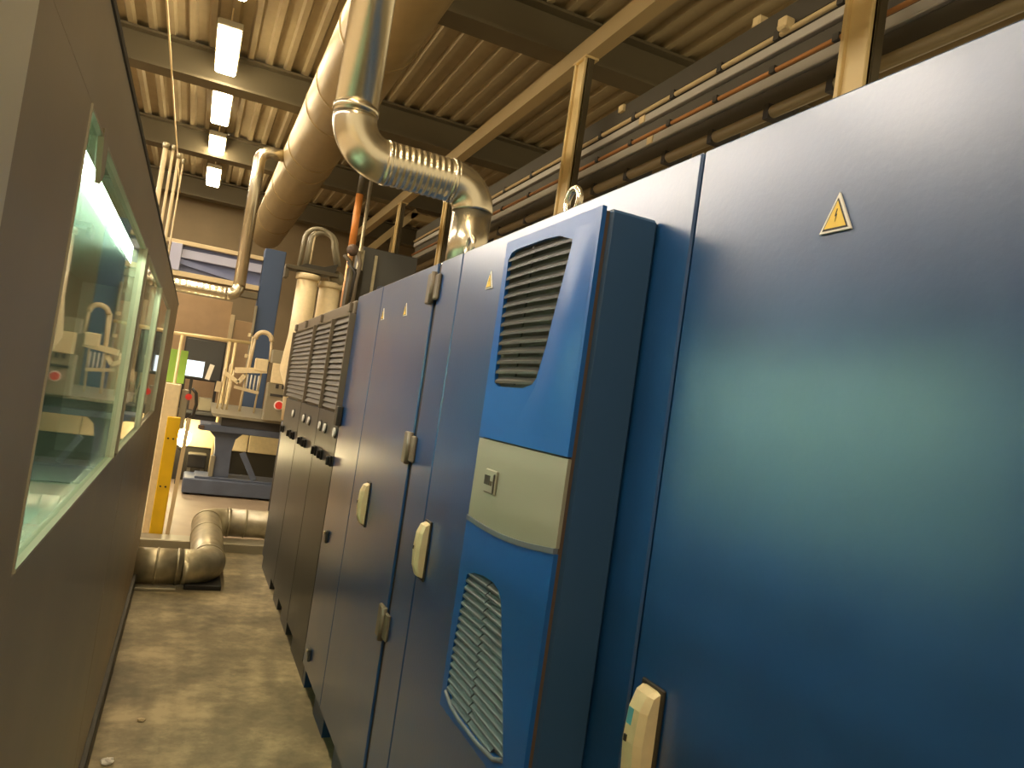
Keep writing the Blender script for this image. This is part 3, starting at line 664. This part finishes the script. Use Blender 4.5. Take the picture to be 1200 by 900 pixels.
# work plate carried by the table
t = thing('work_plate', (0.7, 9.9, 0.86), 'grey work plate with dark edge lying on the press table', 'plate')
MB().box(0.42, 1.45, 9.62, 10.2, 0.86, 0.965, 0.004).build('under_frame', 'dark', t)
MB().add([(0.32, 9.55, 0.965), (1.45, 9.55, 0.965), (1.45, 9.55, 1.0), (0.29, 9.55, 1.0), (0.32, 10.6, 1.05), (1.45, 10.6, 1.05), (1.45, 10.6, 1.085), (0.29, 10.6, 1.085)],
         [(0, 1, 2, 3), (7, 6, 5, 4), (0, 4, 5, 1), (3, 2, 6, 7), (0, 3, 7, 4), (1, 5, 6, 2)]).build('plate', 'plate', t)
# grippers standing on the plate
t = thing('gripper_frame', (0.6, 10.0, 1.05), 'pale frame of rods and gripper arms above the work plate', 'gripper')
for x, z1 in ((0.36, 1.55), (0.42, 1.62), (0.47, 1.55), (0.63, 2.00), (0.80, 1.62), (0.62, 1.5)):
    MB().tube([(x, 10.02, 1.04), (x + 0.02, 10.02, z1)], 0.012, 8).build('rod', 'cream_paint', t)
MB().bar((0.38, 10.0, 1.50), (0.56, 10.0, 1.40), 0.05).build('arm', 'cream', t)
MB().bar((0.56, 10.0, 1.40), (0.62, 10.0, 1.50), 0.05).build('arm', 'cream', t)
MB().bar((0.50, 10.0, 1.55), (0.88, 10.0, 1.60), 0.07).build('cross_arm', 'cream', t)
MB().bar((0.52, 10.0, 1.34), (0.82, 10.0, 1.30), 0.04).build('cross_arm', 'cream_paint', t)
MB().bar((0.33, 10.0, 1.25), (0.34, 10.0, 1.38), 0.06).build('finger_block', 'cream_paint', t)
MB().box(0.72, 0.88, 9.95, 10.05, 1.58, 1.74, 0.01).build('gripper_head', 'cream', t)
for i in range(4): MB().tube([(0.66 + 0.045 * i, 10.0, 1.33), (0.66 + 0.045 * i, 10.0, 1.52)], 0.010, 8).build('pin', 'white', t)
MB().tube(arc((0.78, 10.0, 1.98), 0.10, (-1, 0, 0), (0, 0, 1), 0, PI, 10), 0.03, 10).build('hose_arch', 'cream_paint', t)
MB().tube([(0.68, 10.0, 1.98), (0.66, 10.0, 1.60)], 0.016, 8).build('hose', 'cream_paint', t)
MB().tube([(0.88, 10.0, 1.98), (0.90, 10.0, 1.72)], 0.016, 8).build('hose', 'cream_paint', t)
# control box with red button
t = thing('control_box', (1.05, 9.4, 0.96), 'grey control box with a red button beside the louvred cabinet', 'control box')
MB().box(0.86, 1.35, 9.35, 9.54, 1.0, 1.46, 0.01).build('body', 'plate', t)
MB().box(0.88, 1.33, 9.34, 9.36, 1.46, 1.70, 0.006).build('upper_plate', 'cream', t)
MB().box(0.86, 1.35, 9.35, 9.54, 1.70, 1.86, 0.006).build('cap', 'plate', t)
MB().box(1.18, 1.24, 9.40, 9.46, 0, 1.0).build('pedestal', 'dark', t)
MB().box(0.90, 1.20, 9.335, 9.352, 1.30, 1.33).build('slot', 'dark', t)
b = MB().tube([(1.02, 9.35, 1.20), (1.02, 9.31, 1.20)], 0.045, 14).build('red_button', 'red', t)
MB().tube([(1.02, 9.352, 1.20), (1.02, 9.34, 1.20)], 0.06, 14).build('button_collar', 'white', b)
for i in range(4): MB().box(0.95 + i * 0.07, 0.985 + i * 0.07, 9.335, 9.352, 1.40, 1.45).build('terminal', 'dark', t)
# screens and boards behind
def monitor(x0, x1, z0, z1, y, label):
    t = thing('monitor', ((x0 + x1) / 2, y, z0), label, 'monitor', 'monitors at the far work cell')
    MB().box(x0 - 0.012, x1 + 0.012, y, y + 0.05, z0 - 0.012, z1 + 0.012, 0.006).build('bezel', 'board', t)
    MB().box(x0, x1, y - 0.004, y + 0.001, z0, z1).build('screen', 'screen', t)
    MB().bar(((x0 + x1) / 2, y + 0.05, (z0 + z1) / 2), ((x0 + x1) / 2, y + 0.05, 0.932), 0.04).build('stand', 'dark', t)
monitor(-0.11, 0.15, 1.385, 1.60, 11.0, 'bright white monitor right of the green panel')
monitor(-0.40, -0.29, 1.37, 1.58, 11.0, 'narrow bright monitor left of the green panel')
t = thing('green_panel', (-0.17, 10.8, 1.2), 'lime green panel between the two bright monitors', 'panel')
MB().box(-0.30, -0.07, 10.8, 10.83, 1.27, 1.71, 0.004).build('sheet', 'green', t)
MB().bar((-0.20, 10.86, 0), (-0.20, 10.86, 1.7), 0.04).build('stake', 'strut', t)
t = thing('operator_desk', (0.0, 11.3, 0), 'dark operator desk under the bright monitors', 'desk')
MB().box(-0.6, 0.68, 10.92, 11.18, 0.88, 0.93, 0.004).build('desk_top', 'board', t)
MB().box(-0.55, 0.65, 10.95, 11.15, 0.0, 0.88).build('cupboard', 'dark', t)
MB().box(0.15, 0.32, 10.97, 11.12, 0.93, 1.12, 0.01).build('telephone', 'plate', t)
MB().bar((0.21, 10.99, 1.37), (0.25, 10.99, 1.58), 0.06).build('paper_holder', 'white', t)
t = thing('pinboard', (0.1, 11.7, 1.4), 'dark grey pinboard hanging behind the monitors', 'board')
MB().box(-0.12, 0.40, 11.75, 11.79, 1.35, 1.92, 0.004).build('panel', 'board', t)
MB().box(-0.14, 0.42, 11.77, 11.80, 1.33, 1.94).build('rim', 'dark', t)
for x in (-0.08, 0.36): MB().box(x - 0.02, x + 0.02, 11.76, 11.80, 0, 1.35).build('leg', 'dark', t)
t = thing('brown_partition', (0.1, 12.6, 0), 'brown partition wall with pale upright at the back', 'partition')
MB().box(-3.0, 0.44, 12.6, 12.66, 0, 2.62, 0.004).build('panel', 'partition', t)
MB().box(0.52, 1.0, 12.6, 12.66, 0, 2.35, 0.004).build('panel', 'partition', t)
MB().box(0.44, 0.50, 12.57, 12.67, 0, 2.42, 0.004).build('upright', 'cream_paint', t)
# illuminated cream panel and lamp behind the press table
t = thing('cream_skirt', (0.6, 10.7, 0), 'long cream skirt panel glowing behind the press table', 'panel')
MB().box(-0.10, 0.85, 10.75, 10.80, 0.46, 0.82, 0.01).build('skirt_plate', 'cream', t)
MB().box(0.86, 1.75, 10.75, 10.80, 0.46, 0.82, 0.01).build('skirt_plate', 'cream', t)
MB().box(-0.05, 1.7, 10.82, 10.9, 0.0, 0.46).build('rear_base', 'machine_dark', t)
t = thing('work_lamp', (0.03, 10.35, 0.45), 'small glaring work lamp low behind the yellow post', 'lamp')
MB().sphere((0.035, 10.35, 0.60), 0.10, 16, 10, (0.9, 0.8, 1.15)).build('bulb', 'work_lamp', t)
MB().tube([(0.035, 10.42, 0.44), (0.035, 10.42, 0.52)], 0.05, 12).build('socket', 'dark', t)
MB().bar((0.035, 10.42, 0.0), (0.035, 10.42, 0.45), 0.05).build('stem', 'dark', t)
t = thing('floor_trolley', (0.2, 9.8, 0), 'dark wheeled trolley left of the press table pedestal', 'trolley')
MB().box(0.12, 0.34, 10.22, 10.5, 0.25, 0.42, 0.01).build('box', 'machine_dark', t)
MB().bar((0.15, 10.3, 0.02), (0.15, 10.3, 0.25), 0.04).build('leg', 'plate', t)
MB().bar((0.31, 10.3, 0.02), (0.31, 10.3, 0.25), 0.04).build('leg', 'plate', t)

# blue column and gantry
t = thing('blue_column', (0.85, 11.3, 0), 'wide dark blue steel column beside the thin silver duct', 'column')
MB().box(0.71, 1.00, 11.2, 11.5, 0, 3.35, 0.008).build('column', 'column_blue', t)
MB().box(0.69, 0.72, 11.14, 11.24, 1.5, 2.5, 0.004).build('cable_duct', 'plate', t)
for z in (1.75, 2.05): MB().box(0.655, 0.71, 11.14, 11.22, z, z + 0.05, 0.004).build('bracket', 'cream', t)
t = thing('gantry_beam', (0.1, 11.0, 2.6), 'pale blue gantry beam with light flanges above the thin duct', 'gantry')
MB().box(-2.0, 0.70, 11.2, 11.45, 3.16, 3.215, 0.004).build('top_flange', 'cream_paint', t)
MB().box(-0.36, 0.70, 11.22, 11.28, 2.98, 3.10, 0.004).build('pale_web', 'lilac', t)
MB().box(-0.50, 0.70, 11.30, 11.36, 2.80, 3.16).build('web', 'beam_blue', t)
MB().bar((-0.36, 11.26, 2.93), (0.70, 11.26, 2.78), 0.05, 0.07).build('diagonal', 'beam_blue', t)
MB().box(-0.50, 0.70, 11.18, 11.45, 2.72, 2.79, 0.004).build('bottom_flange', 'cream_paint', t)
MB().box(-0.50, -0.36, 11.16, 11.30, 2.79, 3.16, 0.006).build('end_block', 'lilac', t)
MB().box(-2.0, 0.70, 11.2, 11.40, 2.60, 2.68).build('rail', 'beam', t)

# filter tanks and their fittings
t = thing('filter_tank', (0.95, 8.0, 1.2), 'slim cream filter tank with cone foot above the louvred cabinet', 'tank')
MB().tube([(0.965, 8.0, 1.10), (0.965, 8.0, 1.45), (0.965, 8.0, 1.62), (0.965, 8.0, 2.0), (0.965, 8.0, 2.60)], [0.05, 0.07, 0.145, 0.108, 0.106], 28).build('vessel', 'cream', t)
MB().tube([(0.965, 8.0, 2.58), (0.965, 8.0, 2.64)], 0.125, 28).build('rim', 'cream', t)
MB().tube([(0.965, 8.0, 0.0), (0.965, 8.0, 1.12)], 0.04, 14).build('support', 'dark', t)
t = thing('filter_tank', (1.2, 8.0, 1.2), 'second cream filter tank, right of the slim one', 'tank')
MB().tube([(1.215, 8.1, 0.0), (1.215, 8.1, 2.55)], 0.11, 28).build('vessel', 'cream', t)
MB().tube([(1.215, 8.1, 2.55), (1.215, 8.1, 2.61)], 0.125, 28).build('rim', 'cream', t)
MB().sphere((1.26, 8.05, 2.66), 0.085, 14, 8).build('dome', 'plate', t)
t = thing('tank_lid_beam', (1.0, 8.0, 2.65), 'brown flat beam lying across the filter tanks', 'beam')
MB().box(0.72, 1.26, 7.9, 8.1, 2.655, 2.695, 0.004).build('plate', 'louver', t)
MB().prism_y([(0.84, 2.696), (1.22, 2.696), (1.24, 2.80), (1.10, 2.74), (0.92, 2.74)], 7.93, 8.07).build('rib', 'machine_dark', t)
MB().box(0.72, 0.76, 7.92, 8.08, 2.56, 2.655, 0.004).build('lug', 'louver', t)
t = thing('hose_arch', (1.0, 7.95, 2.7), 'pale grey arched hoses standing over the filter tanks', 'hose')
for k, (x0, x1, r) in enumerate(((0.86, 1.16, 0.020), (0.93, 1.19, 0.032))):
    c = ((x0 + x1) / 2, 7.95 + 0.03 * k, 2.98); rr = (x1 - x0) / 2
    MB().tube([(x0 - 0.01, c[1], 2.70)] + arc(c, rr, (-1, 0, 0), (0, 0, 1), 0, PI, 14) + [(x1 + 0.06, c[1], 2.78)], r, 12).build('hose', 'plate', t)
MB().tube([(0.955, 7.96, 2.70), (0.965, 7.96, 3.10)], 0.010, 8).build('stay_rod', 'cream_paint', t)
t = thing('pump_head', (1.334, 7.75, 2.4), 'dark pump head with curled hoses beside the filter tanks', 'pump')
MB().tube([(1.392, 7.75, 0), (1.392, 7.75, 2.75)], 0.085, 18).build('column', 'machine_dark', t)
MB().sphere((1.319, 7.66, 2.93), 0.062, 14, 8).build('motor', 'rust', t)
MB().tube([(1.237, 7.64, 2.86), (1.314, 7.64, 2.80), (1.343, 7.64, 2.65), (1.334, 7.64, 2.3)], 0.022, 10).build('hose', 'louver', t)
MB().tube([(1.372, 7.64, 2.92), (1.411, 7.64, 2.80), (1.392, 7.64, 2.6), (1.392, 7.64, 2.3)], 0.022, 10).build('hose', 'louver_frame', t)
MB().tube([(1.285, 7.64, 2.8), (1.372, 7.63, 2.70), (1.353, 7.63, 2.45)], 0.018, 10).build('hose', 'dark', t)
t = thing('switch_box', (1.75, 8.3, 2.3), 'dark switch box left of the far strut posts', 'box')
MB().box(1.52, 2.15, 8.2, 8.6, 2.2, 3.10, 0.01).build('body', 'board', t)
MB().box(1.50, 1.54, 8.17, 8.21, 2.5, 3.05).build('edge_trim', 'galv_dull', t)
MB().box(1.66, 1.69, 8.17, 8.21, 2.3, 3.02).build('edge_trim', 'galv_dull', t)
MB().tube([(1.78, 8.2, 2.66), (1.78, 8.17, 2.66)], 0.045, 14).build('dial', 'steel_blue', t)
for x in (1.70, 2.1): MB().bar((x, 8.5, 0), (x, 8.5, 2.2), 0.05).build('leg', 'dark', t)
t = thing('orange_pipe', (1.40, 8.3, 2.7), 'orange pipe standing beside the dark switch box', 'pipe')
MB().tube([(1.395, 8.2, 0.0), (1.395, 8.2, 3.05)], 0.030, 14).build('lower_pipe', 'copper', t)
MB().tube([(1.395, 8.2, 3.05), (1.395, 8.2, 3.65)], 0.040, 14).build('sleeve', 'orange', t)
MB().tube([(1.395, 8.2, 3.65), (1.395, 8.2, 4.10)], 0.034, 14).build('upper_pipe', 'louver', t)
t = thing('grey_pipe', (1.478, 8.1, 2.7), 'thin pale pipe right beside the orange pipe', 'pipe')
MB().tube([(1.478, 8.1, 0.0), (1.478, 8.1, 4.10)], 0.020, 12).build('pipe', 'galv_dull', t)
MB().tube([(1.478, 8.1, 3.0), (1.478, 8.1, 3.04)], 0.03, 12).build('coupling', 'galv_dull', t)
# braced frame far behind the rack
t = thing('steel_frame', (2.9, 13.6, 0), 'pale braced steel frame under the far roof, right of the orange pipe', 'frame')
MB().bar((2.55, 13.6, 4.0), (3.4, 13.6, 5.0), 0.12).build('brace', 'purlin', t)
MB().bar((2.4, 13.6, 3.7), (3.45, 13.6, 3.75), 0.10).build('cross_rail', 'purlin', t)
MB().bar((3.0, 13.6, 3.75), (3.02, 13.6, 4.5), 0.035).build('hanger', 'purlin', t)
MB().bar((3.3, 13.6, 4.9), (5.4, 13.6, 4.9), 0.12).build('top_rail', 'purlin', t)
MB().bar((2.45, 13.6, 0.0), (2.45, 13.6, 4.05), 0.10).build('upright', 'purlin', t)
MB().bar((5.4, 13.6, 0.0), (5.4, 13.6, 4.95), 0.12).build('upright', 'purlin', t)

for o in COL.objects:
    if '_base' in o: del o['_base']
